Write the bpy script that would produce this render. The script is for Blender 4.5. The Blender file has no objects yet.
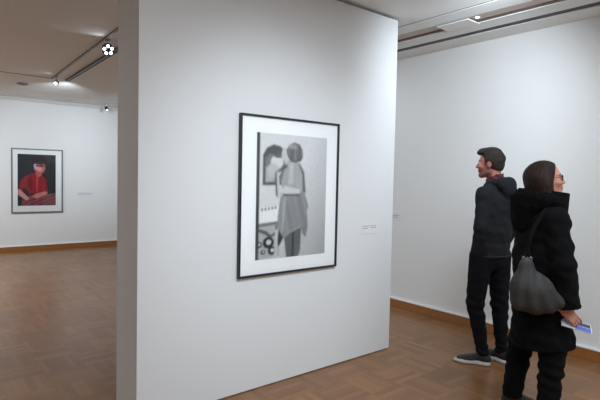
import bpy, bmesh, math
import numpy as np
from mathutils import Vector, Matrix, Quaternion
SC = bpy.context.scene
COL = SC.collection
# ------------------------------------------------------------------ camera
FPX = 494.55
cam = bpy.data.cameras.new('camera'); camo = bpy.data.objects.new('camera', cam); COL.objects.link(camo)
CR = Vector((0.77265405, -0.63447818, 0.02105136)); CU = Vector((0.01152098, 0.04716989, 0.99882044)); CF = Vector((0.63472276, 0.77150013, -0.04375582))
m3 = Matrix((CR, CU, -CF)).transposed()
camo.matrix_world = Matrix.Translation((0, 0, 1.52)) @ m3.to_4x4()
cam.sensor_width = 36; cam.lens = FPX / 600 * 36; cam.clip_start = .05; cam.clip_end = 60
SC.camera = camo
# ------------------------------------------------------------------ light
SC.view_settings.view_transform = 'Standard'; SC.view_settings.look = 'None'; SC.view_settings.gamma = 1
SC.view_settings.use_curve_mapping = False; SC.view_settings.exposure = 0.0
w = bpy.data.worlds.new('world'); SC.world = w; w.use_nodes = True
w.node_tree.nodes['Background'].inputs[0].default_value = (.9, .95, 1, 1); w.node_tree.nodes['Background'].inputs[1].default_value = .0

def light(kind, name, loc, target, energy, color=(1, 1, 1), size=.1, sizey=None, angle=60, blend=1):
    l = bpy.data.lights.new(name, kind); o = bpy.data.objects.new(name, l); COL.objects.link(o)
    l.energy = energy; l.color = color; o.location = loc
    d = Vector(target) - Vector(loc); o.rotation_euler = d.to_track_quat('-Z', 'Y').to_euler()
    if kind == 'AREA':
        l.size = size
        if sizey: l.shape = 'RECTANGLE'; l.size_y = sizey
    else:
        l.shadow_soft_size = size; l.spot_size = math.radians(angle); l.spot_blend = blend
    return o
COOL = (.78, .895, 1.0); NEU = (.83, .925, 1.0)
light('AREA', 'soft_fill_front', (2.0, -.3, 2.9), (2.0, -.3, 0), 142, NEU, 3.0, 3.0)  # unseen soft fill added overhead to brighten the near room
light('AREA', 'ceiling_light_passage', (4.2, 5.0, 2.9), (4.3, 5.0, 0), 10, COOL, .5, 3.0)
light('AREA', 'soft_fill_far', (-1.0, 8.0, 2.9), (-1.0, 8.0, 0), 165, (.86, .94, 1), 3.0, 3.0)  # added soft fill for the far room, not a known lamp
light('SPOT', 'spot_on_photograph', (1.75, .75, 2.85), (2.15, 2.88, 1.40), 120, COOL, .15, angle=62)
light('SPOT', 'spot_wall_wash_passage', (3.62, 4.5, 2.90), (4.64, 3.9, 1.6), 32, COOL, .15, angle=120)
light('SPOT', 'spot_wall_wash', (3.3, 1.7, 2.85), (4.64, 3.35, 1.9), 115, COOL, .20, angle=120)
light('SPOT', 'spot_wall_far', (2.1, 8.1, 2.82), (2.3, 10.73, 1.9), 150, COOL, .05, angle=88)
light('SPOT', 'spot_wall_far_right', (3.2, 8.1, 2.82), (3.9, 10.73, 1.9), 85, COOL, .05, angle=80)
# ------------------------------------------------------------------ helpers
def nt(name):
    m = bpy.data.materials.new(name); m.use_nodes = True
    return m, m.node_tree, m.node_tree.nodes['Principled BSDF']
def mat(name, col, rough=.5, metal=0, bump=0, bscale=80, var=0, spec=.5, emit=0, sheen=0):
    m, t, b = nt(name)
    b.inputs['Base Color'].default_value = (*col, 1); b.inputs['Roughness'].default_value = rough
    b.inputs['Metallic'].default_value = metal; b.inputs['Specular IOR Level'].default_value = spec
    if sheen: b.inputs['Sheen Weight'].default_value = sheen
    if emit:
        b.inputs['Emission Color'].default_value = (*col, 1); b.inputs['Emission Strength'].default_value = emit
    if bump or var:
        tc = t.nodes.new('ShaderNodeTexCoord'); n = t.nodes.new('ShaderNodeTexNoise'); n.inputs['Scale'].default_value = bscale
        n.inputs['Detail'].default_value = 4
        t.links.new(tc.outputs['Object'], n.inputs['Vector'])
        if bump:
            bp = t.nodes.new('ShaderNodeBump'); bp.inputs['Strength'].default_value = bump; bp.inputs['Distance'].default_value = .01
            t.links.new(n.outputs['Fac'], bp.inputs['Height']); t.links.new(bp.outputs[0], b.inputs['Normal'])
        if var:
            mx = t.nodes.new('ShaderNodeMix'); mx.data_type = 'RGBA'
            mx.inputs['A'].default_value = (*[c * (1 - var) for c in col], 1); mx.inputs['B'].default_value = (*[min(1, c * (1 + var)) for c in col], 1)
            t.links.new(n.outputs['Fac'], mx.inputs['Factor']); t.links.new(mx.outputs['Result'], b.inputs['Base Color'])
    return m
def srgb(r, g, b):
    f = lambda c: (c / 255 / 12.92) if c / 255 <= .04045 else ((c / 255 + .055) / 1.055) ** 2.4
    return (f(r), f(g), f(b))
def vcol_mat(name, rough=.5, spec=.5, bump=0, bscale=200):
    m, t, b = nt(name); a = t.nodes.new('ShaderNodeVertexColor'); a.layer_name = 'paint'
    t.links.new(a.outputs['Color'], b.inputs['Base Color']); b.inputs['Roughness'].default_value = rough
    b.inputs['Specular IOR Level'].default_value = spec
    return m
def link(name, me, m=None, parent=None, kind=None):
    o = bpy.data.objects.new(name, me); COL.objects.link(o)
    if m:
        for k in (m if isinstance(m, (list, tuple)) else [m]): me.materials.append(k)
    if parent: o.parent = parent
    if kind: o['kind'] = kind
    return o
def tag(o, label, cat, group=None):
    o['label'] = label; o['category'] = cat
    if group: o['group'] = group
    return o
def empty(name, loc, rz=0, label=None, cat=None, group=None):
    o = bpy.data.objects.new(name, None); COL.objects.link(o); o.location = loc; o.rotation_euler = (0, 0, rz); o.empty_display_size = .1
    if label: tag(o, label, cat, group)
    return o
def box(bm, a, b, mi=0, M=None):
    vs = [bm.verts.new((x, y, z)) for x in (a[0], b[0]) for y in (a[1], b[1]) for z in (a[2], b[2])]
    if M is not None:
        for v in vs: v.co = M @ v.co
    for f in ((0, 1, 3, 2), (4, 6, 7, 5), (0, 4, 5, 1), (2, 3, 7, 6), (0, 2, 6, 4), (1, 5, 7, 3)):
        bm.faces.new([vs[i] for i in f]).material_index = mi
    return vs
def tube(bm, pts, r, seg=10, closed=False, mi=0):
    pts = [Vector(p) for p in pts]; n = len(pts); rs = r if isinstance(r, (list, tuple)) else [r] * n
    rings = []; up = None
    for i, p in enumerate(pts):
        if closed: d = pts[(i + 1) % n] - pts[i - 1]
        else: d = pts[min(i + 1, n - 1)] - pts[max(i - 1, 0)]
        d.normalize()
        if up is None: up = d.orthogonal().normalized()
        up = (up - d * up.dot(d)).normalized(); s = d.cross(up)
        rings.append([bm.verts.new(p + (up * math.cos(a) + s * math.sin(a)) * rs[i]) for a in [2 * math.pi * k / seg for k in range(seg)]])
    for i in range(n if closed else n - 1):
        A, B = rings[i], rings[(i + 1) % n]
        for k in range(seg): bm.faces.new((A[k], A[(k + 1) % seg], B[(k + 1) % seg], B[k])).material_index = mi
    if not closed:
        bm.faces.new(rings[0][::-1]).material_index = mi; bm.faces.new(rings[-1]).material_index = mi
def fin(name, bm, m, parent=None, kind=None, smooth=False, bevel=0, loc=None, origin=None):
    bmesh.ops.recalc_face_normals(bm, faces=bm.faces)
    me = bpy.data.meshes.new(name)
    if origin is not None:
        bmesh.ops.translate(bm, verts=bm.verts, vec=-Vector(origin))
    bm.to_mesh(me); bm.free()
    if smooth:
        for p in me.polygons: p.use_smooth = True
    o = link(name, me, m, parent, kind)
    if origin is not None: o.location = origin
    if loc is not None: o.location = loc
    if bevel:
        b = o.modifiers.new('bevel', 'BEVEL'); b.width = bevel; b.segments = 2; b.limit_method = 'ANGLE'
    return o
def boxes(name, lst, m, parent=None, kind=None, bevel=0, origin=None):
    bm = bmesh.new()
    for a, b in lst: box(bm, a, b)
    return fin(name, bm, m, parent, kind, bevel=bevel, origin=origin)

# ------------------------------------------------------------------ signed-distance sculpting (surface nets)
class Field:
    def __init__(s, xs, ys, zs):
        s.ax = [np.asarray(a, np.float32) for a in (xs, ys, zs)]
        s.F = np.full([len(a) for a in s.ax], .25, np.float32)
    def _sl(s, lo, hi, m):
        r = []
        for a, l, h in zip(s.ax, lo, hi):
            i0 = max(0, np.searchsorted(a, l - m) - 1); i1 = min(len(a), np.searchsorted(a, h + m) + 1)
            if i1 <= i0: return None
            r.append(slice(i0, i1))
        return tuple(r)
    def _pts(s, sl):
        return np.meshgrid(s.ax[0][sl[0]], s.ax[1][sl[1]], s.ax[2][sl[2]], indexing='ij', sparse=True)
    def _comb(s, sl, d, k, mode):
        a = s.F[sl]
        if mode == 'add':
            if k > 0:
                h = np.maximum(k - np.abs(a - d), 0) / k; s.F[sl] = np.minimum(a, d) - h * h * k * .25
            else: s.F[sl] = np.minimum(a, d)
        elif mode == 'sub':
            d = -d
            if k > 0:
                h = np.maximum(k - np.abs(a - d), 0) / k; s.F[sl] = np.maximum(a, d) + h * h * k * .25
            else: s.F[sl] = np.maximum(a, d)
    def seg(s, a, b, ra, rb=None, k=.02, w=None, ratio=1., flat=False, mode='add'):
        """tapered limb; w, ratio: wider by ratio along w"""
        a = np.array(a, float); b = np.array(b, float); rb = ra if rb is None else rb
        m = max(ra, rb) * max(1, ratio) + .04
        sl = s._sl(np.minimum(a, b), np.maximum(a, b), m)
        if sl is None: return s
        X, Y, Z = s._pts(sl); d = b - a; L2 = d @ d
        px, py, pz = X - a[0], Y - a[1], Z - a[2]
        t = (px * d[0] + py * d[1] + pz * d[2]) / L2; tc = np.clip(t, 0, 1)
        qx, qy, qz = px - tc * d[0], py - tc * d[1], pz - tc * d[2]
        q2 = qx * qx + qy * qy + qz * qz
        if w is not None:
            w = np.array(w, float); w = w / np.linalg.norm(w)
            c = qx * w[0] + qy * w[1] + qz * w[2]
            q2 = q2 - c * c * (1 - 1 / ratio ** 2)
        r = ra + (rb - ra) * tc
        D = np.sqrt(np.maximum(q2, 0)) - r
        if flat:
            D = np.maximum(D, (np.abs(t - .5) - .5) * math.sqrt(L2))
        s._comb(sl, D.astype(np.float32), k, mode); return s
    def ell(s, c, r, R=None, k=.02, mode='add'):
        c = np.array(c, float); r = np.array(r, float); m = r.max() + .04
        sl = s._sl(c, c, m)
        if sl is None: return s
        X, Y, Z = s._pts(sl); X, Y, Z = X - c[0], Y - c[1], Z - c[2]
        if R is None: R = np.eye(3)
        R = np.array(R, float)            # rows = local axes
        k0 = 0; k1 = 0
        for i in range(3):
            q = X * R[i, 0] + Y * R[i, 1] + Z * R[i, 2]
            k0 = k0 + (q / r[i]) ** 2; k1 = k1 + (q / r[i] ** 2) ** 2
        k0 = np.sqrt(k0); k1 = np.sqrt(k1) + 1e-9
        D = np.where(k0 < .05, -r.min(), k0 * (k0 - 1) / k1)
        s._comb(sl, D.astype(np.float32), k, mode); return s
    def cut(s, p, n, k=.0, box=None):
        """remove the side n points to"""
        n = np.array(n, float); n /= np.linalg.norm(n)
        lo = [a[0] for a in s.ax] if box is None else box[0]; hi = [a[-1] for a in s.ax] if box is None else box[1]
        sl = s._sl(lo, hi, 0); X, Y, Z = s._pts(sl)
        D = (X - p[0]) * n[0] + (Y - p[1]) * n[1] + (Z - p[2]) * n[2]
        s._comb(sl, -D.astype(np.float32), k, 'sub'); return s
    def disp(s, fn, lo=None, hi=None):
        lo = [a[0] for a in s.ax] if lo is None else lo; hi = [a[-1] for a in s.ax] if hi is None else hi
        sl = s._sl(lo, hi, 0); X, Y, Z = s._pts(sl); s.F[sl] += fn(X, Y, Z).astype(np.float32); return s
    def mesh(s, name):
        F = s.F.copy(); F[0] = F[-1] = .1; F[:, 0] = F[:, -1] = .1; F[:, :, 0] = F[:, :, -1] = .1
        I = F < 0; nx, ny, nz = F.shape
        cnt = sum(I[i:nx - 1 + i, j:ny - 1 + j, k:nz - 1 + k].astype(np.int8) for i in (0, 1) for j in (0, 1) for k in (0, 1))
        act = np.argwhere((cnt > 0) & (cnt < 8)); idx = np.full((nx - 1, ny - 1, nz - 1), -1, np.int32)
        idx[act[:, 0], act[:, 1], act[:, 2]] = np.arange(len(act))
        acc = np.zeros((len(act), 3)); n = np.zeros(len(act))
        cr = [(i, j, k) for i in (0, 1) for j in (0, 1) for k in (0, 1)]
        for a in cr:
            for ax in range(3):
                if a[ax]: continue
                b = list(a); b[ax] = 1
                fa = F[act[:, 0] + a[0], act[:, 1] + a[1], act[:, 2] + a[2]]; fb = F[act[:, 0] + b[0], act[:, 1] + b[1], act[:, 2] + b[2]]
                mk = (fa < 0) != (fb < 0); t = np.where(mk, fa / np.where(mk, fa - fb, 1), 0)
                P = np.array(a, float)[None] + np.zeros((len(act), 3)); P[:, ax] += t
                acc += P * mk[:, None]; n += mk
        P = act + acc / n[:, None]
        V = np.stack([np.interp(P[:, i], np.arange(len(s.ax[i])), s.ax[i]) for i in range(3)], 1)
        Q = []
        for ax in range(3):
            sl0 = [slice(1, -1)] * 3; sl0[ax] = slice(0, -1); sl1 = list(sl0); sl1[ax] = slice(1, None)
            A = I[tuple(sl0)]; B = I[tuple(sl1)]; ch = np.argwhere(A != B)
            if not len(ch): continue
            off = np.ones(3, int); off[ax] = 0; e = ch + off
            ins = A[ch[:, 0], ch[:, 1], ch[:, 2]]
            u, v = (ax + 1) % 3, (ax + 2) % 3
            def g(du, dv):
                c = e.copy(); c[:, u] -= du; c[:, v] -= dv; return idx[c[:, 0], c[:, 1], c[:, 2]]
            q = np.stack([g(1, 1), g(0, 1), g(0, 0), g(1, 0)], 1)
            q[~ins] = q[~ins][:, ::-1]; Q.append(q)
        Q = np.concatenate(Q); Q = Q[(Q >= 0).all(1)]
        for _ in range(1):      # light smoothing
            S = V.copy(); c = np.ones(len(V))
            for i in range(4):
                a, b = Q[:, i], Q[:, (i + 1) % 4]
                for ax in range(3): S[:, ax] += np.bincount(a, V[b, ax], len(V)) 
                c += np.bincount(a, minlength=len(V))
            V = .5 * V + .5 * S / c[:, None]
        me = bpy.data.meshes.new(name)
        me.vertices.add(len(V)); me.vertices.foreach_set('co', V.astype(np.float32).ravel())
        me.loops.add(len(Q) * 4); me.loops.foreach_set('vertex_index', Q.astype(np.int32).ravel())
        me.polygons.add(len(Q)); me.polygons.foreach_set('loop_start', np.arange(0, len(Q) * 4, 4, dtype=np.int32))
        me.polygons.foreach_set('use_smooth', np.ones(len(Q), bool))
        me.update(calc_edges=True); me.validate(); s.V = V
        return me
def ar(a, b, st): return np.arange(a, b + st, st)
def multi(*seg): return np.unique(np.concatenate([ar(a, b, st) for a, b, st in seg]).round(5))
def paint_me(me, V, fn):
    C = fn(V); ca = me.color_attributes.new('paint', 'FLOAT_COLOR', 'POINT')
    ca.data.foreach_set('color', np.concatenate([C, np.ones((len(C), 1))], 1).astype(np.float32).ravel())

# ------------------------------------------------------------------ setting materials
m_wall = mat('white_wall_paint', (.80, .80, .79), .75, bump=.05, bscale=60, spec=.3)
m_panel = mat('partition_paint', (.75, .755, .76), .7, bump=.05, bscale=60, spec=.3)
m_ceil = mat('ceiling_paint', (.82, .825, .81), .85, spec=.2)
m_base = mat('oak_baseboard', srgb(150, 98, 52), .4, bump=.05, bscale=30, var=.25)
m_glint_edge = mat('white_glint_and_edge', (.85, .85, .84), .5)  # white for the painted baseboard glint and the channel edge
def parquet():
    m, t, b = nt('parquet_floor'); N = t.nodes.new; L = t.links.new
    def mth(op, *a):
        n = N('ShaderNodeMath'); n.operation = op
        for i, x in enumerate(a):
            if isinstance(x, (int, float)): n.inputs[i].default_value = x
            else: L(x, n.inputs[i])
        return n.outputs[0]
    tc = N('ShaderNodeTexCoord'); sp = N('ShaderNodeSeparateXYZ'); L(tc.outputs['Object'], sp.inputs[0])
    X, Y = sp.outputs[0], sp.outputs[1]; B = .29; S = 6
    cx = mth('FLOOR', mth('DIVIDE', X, B)); cy = mth('FLOOR', mth('DIVIDE', Y, B))
    par = mth('FLOORED_MODULO', mth('ADD', cx, cy), 2.0)
    acr = mth('ADD', mth('MULTIPLY', par, X), mth('MULTIPLY', mth('SUBTRACT', 1.0, par), Y))
    alo = mth('ADD', mth('MULTIPLY', par, Y), mth('MULTIPLY', mth('SUBTRACT', 1.0, par), X))
    sd = mth('DIVIDE', acr, B / S); st = mth('FLOOR', sd); fr = mth('FRACT', sd); fa = mth('FRACT', mth('DIVIDE', alo, B))
    cb = N('ShaderNodeCombineXYZ'); L(mth('ADD', cx, mth('MULTIPLY', cy, 37.1)), cb.inputs[0]); L(st, cb.inputs[1]); L(par, cb.inputs[2])
    wn = N('ShaderNodeTexWhiteNoise'); wn.noise_dimensions = '3D'; L(cb.outputs[0], wn.inputs['Vector'])
    cb2 = N('ShaderNodeCombineXYZ'); L(cx, cb2.inputs[0]); L(cy, cb2.inputs[1]); wn2 = N('ShaderNodeTexWhiteNoise'); L(cb2.outputs[0], wn2.inputs['Vector'])
    # grain stretched along each strip
    gv = N('ShaderNodeCombineXYZ'); L(mth('MULTIPLY', acr, 90.0), gv.inputs[0]); L(mth('MULTIPLY', alo, 5.0), gv.inputs[1]); L(wn.outputs['Value'], gv.inputs[2])
    gn = N('ShaderNodeTexNoise'); gn.inputs['Scale'].default_value = 1; gn.inputs['Detail'].default_value = 3; L(gv.outputs[0], gn.inputs['Vector'])
    v = mth('ADD', mth('MULTIPLY', wn.outputs['Value'], .48), mth('ADD', mth('MULTIPLY', wn2.outputs['Value'], .2), mth('MULTIPLY', gn.outputs['Fac'], .35)))
    rp = N('ShaderNodeValToRGB'); L(v, rp.inputs[0]); e = rp.color_ramp.elements
    e[0].position = .1; e[0].color = (*srgb(115, 79, 48), 1); e[1].position = .95; e[1].color = (*srgb(154, 111, 71), 1)
    q = rp.color_ramp.elements.new(.5); q.color = (*srgb(134, 93, 58), 1)
    gap = mth('MAXIMUM', mth('GREATER_THAN', mth('ABSOLUTE', mth('SUBTRACT', fr, .5)), .482), mth('GREATER_THAN', mth('ABSOLUTE', mth('SUBTRACT', fa, .5)), .4955))
    mx = N('ShaderNodeMix'); mx.data_type = 'RGBA'; L(mth('MULTIPLY', gap, .55), mx.inputs['Factor']); L(rp.outputs[0], mx.inputs['A']); mx.inputs['B'].default_value = (*srgb(60, 38, 24), 1)
    L(mx.outputs['Result'], b.inputs['Base Color'])
    L(mth('ADD', .22, mth('MULTIPLY', gn.outputs['Fac'], .2)), b.inputs['Roughness'])
    bp = N('ShaderNodeBump'); bp.inputs['Strength'].default_value = .15; bp.inputs['Distance'].default_value = .002; bp.invert = True
    L(mth('ADD', gap, mth('MULTIPLY', gn.outputs['Fac'], .3)), bp.inputs['Height']); L(bp.outputs[0], b.inputs['Normal'])
    b.inputs['Specular IOR Level'].default_value = .5
    return m
# ------------------------------------------------------------------ setting
X0, X1, Y0, Y1, ZC = -4.5, 4.642, -3.5, 10.73, 2.946
boxes('floor', [((X0 - .2, Y0 - .2, -.1), (X1 + .2, Y1 + .2, 0))], parquet(), kind='structure')
boxes('wall_right', [((X1, Y0 - .2, 0), (X1 + .2, Y1 + .2, ZC + .25))], m_wall, kind='structure')
boxes('wall_back', [((X0 - .2, Y1, 0), (X1, Y1 + .2, ZC + .25))], m_wall, kind='structure')
boxes('wall_left', [((X0 - .2, Y0 - .2, 0), (X0, Y1, ZC + .25))], m_wall, kind='structure')
boxes('wall_front', [((X0, Y0 - .2, 0), (X1, Y0, ZC + .25))], m_wall, kind='structure')
# ceiling with the recesses that run along the passage
def ceiling():
    bm = bmesh.new()
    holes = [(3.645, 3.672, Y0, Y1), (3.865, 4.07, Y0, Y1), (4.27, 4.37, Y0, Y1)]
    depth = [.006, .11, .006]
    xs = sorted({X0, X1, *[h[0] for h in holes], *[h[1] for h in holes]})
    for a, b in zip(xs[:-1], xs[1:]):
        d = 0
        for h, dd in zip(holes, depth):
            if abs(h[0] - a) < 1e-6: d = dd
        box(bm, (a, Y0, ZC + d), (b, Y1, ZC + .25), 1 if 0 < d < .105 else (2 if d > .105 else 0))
    return fin('ceiling', bm, [m_ceil, mat('slot_shade', (.09, .09, .095), .8), mat('channel_shade_brown', srgb(84, 66, 58), .7)], kind='structure')  # dark slot fill paints in the shade of deeper slots
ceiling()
boxes('wall_partition', [((1.122, 2.882, .008), (3.446, 3.232, 2.921)), ((1.14, 2.9, 0), (3.43, 3.21, .008))], m_panel, kind='structure')
for side, segs in (('right', [((X1 - .018, Y0, 0), (X1, Y1, .098))]), ('back', [((X0, Y1 - .018, 0), (X1 - .018, Y1, .098))])):
    boxes('baseboard_' + side, segs, m_base, kind='structure', bevel=.003)
boxes('trim_1', [((X1 - .024, Y0, .0985), (X1, Y1, .112))], m_glint_edge, kind='structure')  # white strip paints in light reflecting off the baseboard's top bevel
boxes('trim_2', [((X0, Y1 - .020, .0985), (X1 - .02, Y1, .112))], m_glint_edge, kind='structure')  # same painted glint along the back baseboard
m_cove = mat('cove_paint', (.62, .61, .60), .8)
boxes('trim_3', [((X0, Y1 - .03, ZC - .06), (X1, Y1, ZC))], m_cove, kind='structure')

# ------------------------------------------------------------------ prints (flat pictures)
def soft(d, s): return np.clip(.5 - d / s, 0, 1)
def E(u, t, cx, cy, rx, ry, s=.25, rot=0):
    c, n = math.cos(rot), math.sin(rot); x, y = u - cx, t - cy
    a, b = (x * c + y * n) / rx, (-x * n + y * c) / ry
    return soft(np.sqrt(a * a + b * b) - 1, s)
def Pg(u, t, pts, s=.012):
    d = np.full(u.shape, 9.); ins = np.zeros(u.shape, bool); n = len(pts)
    for i in range(n):
        (x0, y0), (x1, y1) = pts[i], pts[(i + 1) % n]; ex, ey = x1 - x0, y1 - y0
        h = np.clip(((u - x0) * ex + (t - y0) * ey) / (ex * ex + ey * ey), 0, 1)
        d = np.minimum(d, np.hypot(u - x0 - h * ex, t - y0 - h * ey))
        ins ^= ((y0 > t) != (y1 > t)) & (u < (x1 - x0) * (t - y0) / (y1 - y0 + 1e-12) + x0)
    return soft(np.where(ins, -d, d), s)
def mixp(C, m, col):
    col = np.array(col, float) if not isinstance(col, np.ndarray) else col
    return C * (1 - m[..., None]) + (col if col.ndim > 1 else col[None]) * m[..., None]
def G(v): return np.array(srgb(v, v, v))
def bw(u, t):
    q = lambda x, y: ((x - 22) / 200, (y - 22 - (x - 22) * .03) / 358)     # from a sketch grid 244 x 400
    K = lambda C, pts, g, s=.014, k=1.: mixp(C, Pg(u, t, [q(*p) for p in pts], s) * k, G(g))
    C = np.zeros((len(u), 3)) + G(214)
    C = mixp(C, np.clip((u - .5) * .8 + (t - .35) * .6, 0, 1), G(146))
    # wall mirror with an arched top, a pale face shape in it
    C = K(C, [(38, 170), (38, 84), (48, 64), (66, 54), (84, 58), (98, 72), (100, 170)], 84)
    C = K(C, [(45, 162), (45, 92), (58, 80), (98, 92), (96, 162)], 122); C = K(C, [(46, 160), (46, 120), (62, 110), (70, 160)], 176, .02)
    C = mixp(C, E(u, t, *q(76, 104), .085, .055, .3), G(212)); C = mixp(C, E(u, t, *q(66, 128), .07, .06, .4), G(190)); C = mixp(C, E(u, t, *q(80, 86), .07, .018, .3), G(100))
    # washstand, taps and the round things under it
    C = K(C, [(26, 236), (84, 230), (84, 280), (26, 286)], 232); C = K(C, [(26, 278), (86, 274), (86, 284), (26, 290)], 120)
    for k in range(5): C = mixp(C, E(u, t, *q(38 + 9 * k, 239 - k), .014, .012, .4), G(130))
    C = K(C, [(26, 290), (86, 284), (86, 375), (26, 381)], 178); C = K(C, [(30, 292), (50, 300), (62, 312), (84, 300), (84, 308), (60, 322), (46, 310), (30, 302)], 96)
    C = K(C, [(74, 284), (82, 284), (84, 340), (76, 345)], 110)
    for x, y, r in ((56, 334, .075), (31, 338, .04), (66, 358, .055), (42, 360, .03)):
        C = mixp(C, E(u, t, *q(x, y), r, r * .62), G(46)); C = mixp(C, E(u, t, *q(x + 1, y - 1), r * .45, r * .28), G(206))
    # legs
    C = K(C, [(98, 318), (148, 296), (146, 368), (140, 384), (106, 384)], 104); C = K(C, [(122, 312), (128, 310), (126, 384), (121, 384)], 66)
    # loose dress with folds and a shawl end on the right
    C = K(C, [(146, 186), (158, 200), (168, 236), (164, 252), (168, 300), (162, 330), (152, 318), (146, 290)], 134)
    C = K(C, [(92, 172), (148, 176), (156, 206), (162, 246), (158, 290), (126, 304), (96, 328), (82, 352), (78, 330), (80, 262), (86, 210)], 150)
    fold = np.clip(.5 + .3 * np.sin(u * 62 + 5 * np.sin(t * 5)) + .3 * np.sin(u * 34 - t * 12), 0, 1)
    C = mixp(C, Pg(u, t, [q(*p) for p in [(90, 190), (150, 186), (160, 246), (156, 288), (126, 300), (96, 322), (84, 330)]], .03) * fold * .4, G(112))
    C = K(C, [(84, 300), (96, 324), (86, 346), (78, 340)], 60); C = K(C, [(96, 200), (104, 200), (96, 300), (90, 310)], 190, .03, .6)
    C = K(C, [(74, 300), (82, 296), (80, 372), (72, 376)], 196)
    # back, neck and the raised arm
    C = K(C, [(104, 98), (128, 100), (142, 112), (152, 134), (156, 192), (92, 186), (88, 160), (96, 128)], 168)
    C = K(C, [(136, 106), (142, 110), (154, 134), (160, 196), (150, 192), (148, 140)], 104, .02); C = K(C, [(112, 104), (122, 106), (120, 170), (108, 168)], 192, .03)
    C = K(C, [(88, 186), (98, 172), (140, 184), (144, 196), (120, 200), (92, 196)], 206); C = K(C, [(92, 196), (140, 198), (142, 203), (94, 202)], 92)
    C = K(C, [(72, 134), (84, 118), (92, 124), (82, 146), (86, 190), (94, 200), (80, 208), (74, 180)], 200); C = K(C, [(71, 134), (75, 132), (79, 205), (74, 200)], 92)
    C = K(C, [(74, 132), (96, 112), (106, 110), (104, 120), (86, 132)], 108)
    C = mixp(C, E(u, t, *q(98, 82), .05, .055, .3), G(196))
    # short bobbed hair with streaks
    C = K(C, [(102, 66), (110, 53), (124, 46), (139, 51), (147, 66), (149, 88), (143, 101), (128, 105), (115, 103), (108, 94), (103, 80)], 84); C = mixp(C, E(u, t, *q(126, 74), .105, .072, .3) * np.clip(.5 + .3 * np.sin(u * 150 + 6 * np.sin(t * 14)) + .3 * np.sin(u * 60 + 9 * t), 0, 1) * .7, G(150))
    C = mixp(C, E(u, t, *q(118, 58), .06, .02, .6) * .5, G(190))
    C = mixp(C, soft(u - .04, .012), G(62)); C = mixp(C, soft(u - .008, .01), G(110))
    n = int(round(math.sqrt(len(u) / 1.43))); w_ = int(np.argmax(np.abs(np.diff(u)) > .5)) + 1; A = C.reshape(-1, w_, 3)      # soften like a large-grained enlargement
    for _ in range(2):
        B = np.pad(A, ((1, 1), (1, 1), (0, 0)), mode='edge'); A = (B[:-2, 1:-1] + B[2:, 1:-1] + B[1:-1, :-2] + B[1:-1, 2:] + 2 * A) / 6
    rs = np.random.RandomState(7); return np.clip(A.reshape(-1, 3) * (1 + rs.normal(0, .07, (len(u), 1))), 0, 1)
def colourp(u, t):
    C = np.zeros((len(u), 3)) + np.array(srgb(34, 38, 44))
    C = mixp(C, E(u, t, .78, .35, .30, .55, .2), srgb(14, 14, 18)); C = mixp(C, soft(t - .16, .1) * (u > .45), srgb(48, 48, 52))
    C = mixp(C, Pg(u, t, [(.12, .86), (.4, .80), (1.02, .76), (1.02, 1.02), (.08, 1.02)]), srgb(140, 78, 84))
    C = mixp(C, Pg(u, t, [(.12, .86), (1.02, .76), (1.02, 1.02), (.08, 1.02)]) * (.5 + .5 * np.sin(t * 90 + u * 25)) * .6, srgb(96, 34, 44))
    C = mixp(C, Pg(u, t, [(.03, .62), (.08, .50), (.2, .42), (.42, .36), (.62, .38), (.74, .50), (.78, .72), (.5, .80), (.3, .76), (.2, .66), (.06, .70)]), srgb(150, 36, 44))
    C = mixp(C, E(u, t, .5, .55, .03, .2, .6), srgb(190, 64, 70)); C = mixp(C, E(u, t, .3, .55, .06, .15, .8) * .6, srgb(96, 18, 28))
    C = mixp(C, Pg(u, t, [(.0, .68), (.06, .68), (.22, .80), (.30, .86), (.22, .90), (.08, .82), (.0, .78)]), srgb(214, 150, 140))
    C = mixp(C, Pg(u, t, [(.35, .82), (.5, .76), (.72, .72), (.78, .74), (.76, .78), (.5, .86)]), srgb(208, 128, 122))
    C = mixp(C, Pg(u, t, [(.47, .33), (.62, .32), (.62, .40), (.54, .45), (.46, .38)]), srgb(190, 96, 92))
    C = mixp(C, E(u, t, .57, .25, .145, .125, .2), srgb(196, 100, 104)); C = mixp(C, E(u, t, .47, .22, .05, .07, .6), srgb(214, 178, 216))
    C = mixp(C, E(u, t, .56, .285, .07, .04, .6), srgb(232, 160, 150)); C = mixp(C, E(u, t, .62, .22, .07, .02, .4), srgb(70, 40, 60))
    C = mixp(C, E(u, t, .5, .22, .04, .015, .4), srgb(50, 40, 70)); C = mixp(C, E(u, t, .56, .11, .21, .085, .2), srgb(28, 20, 26)); C = mixp(C, E(u, t, .56, .17, .19, .02, .3), srgb(60, 26, 34))
    return C
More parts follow.
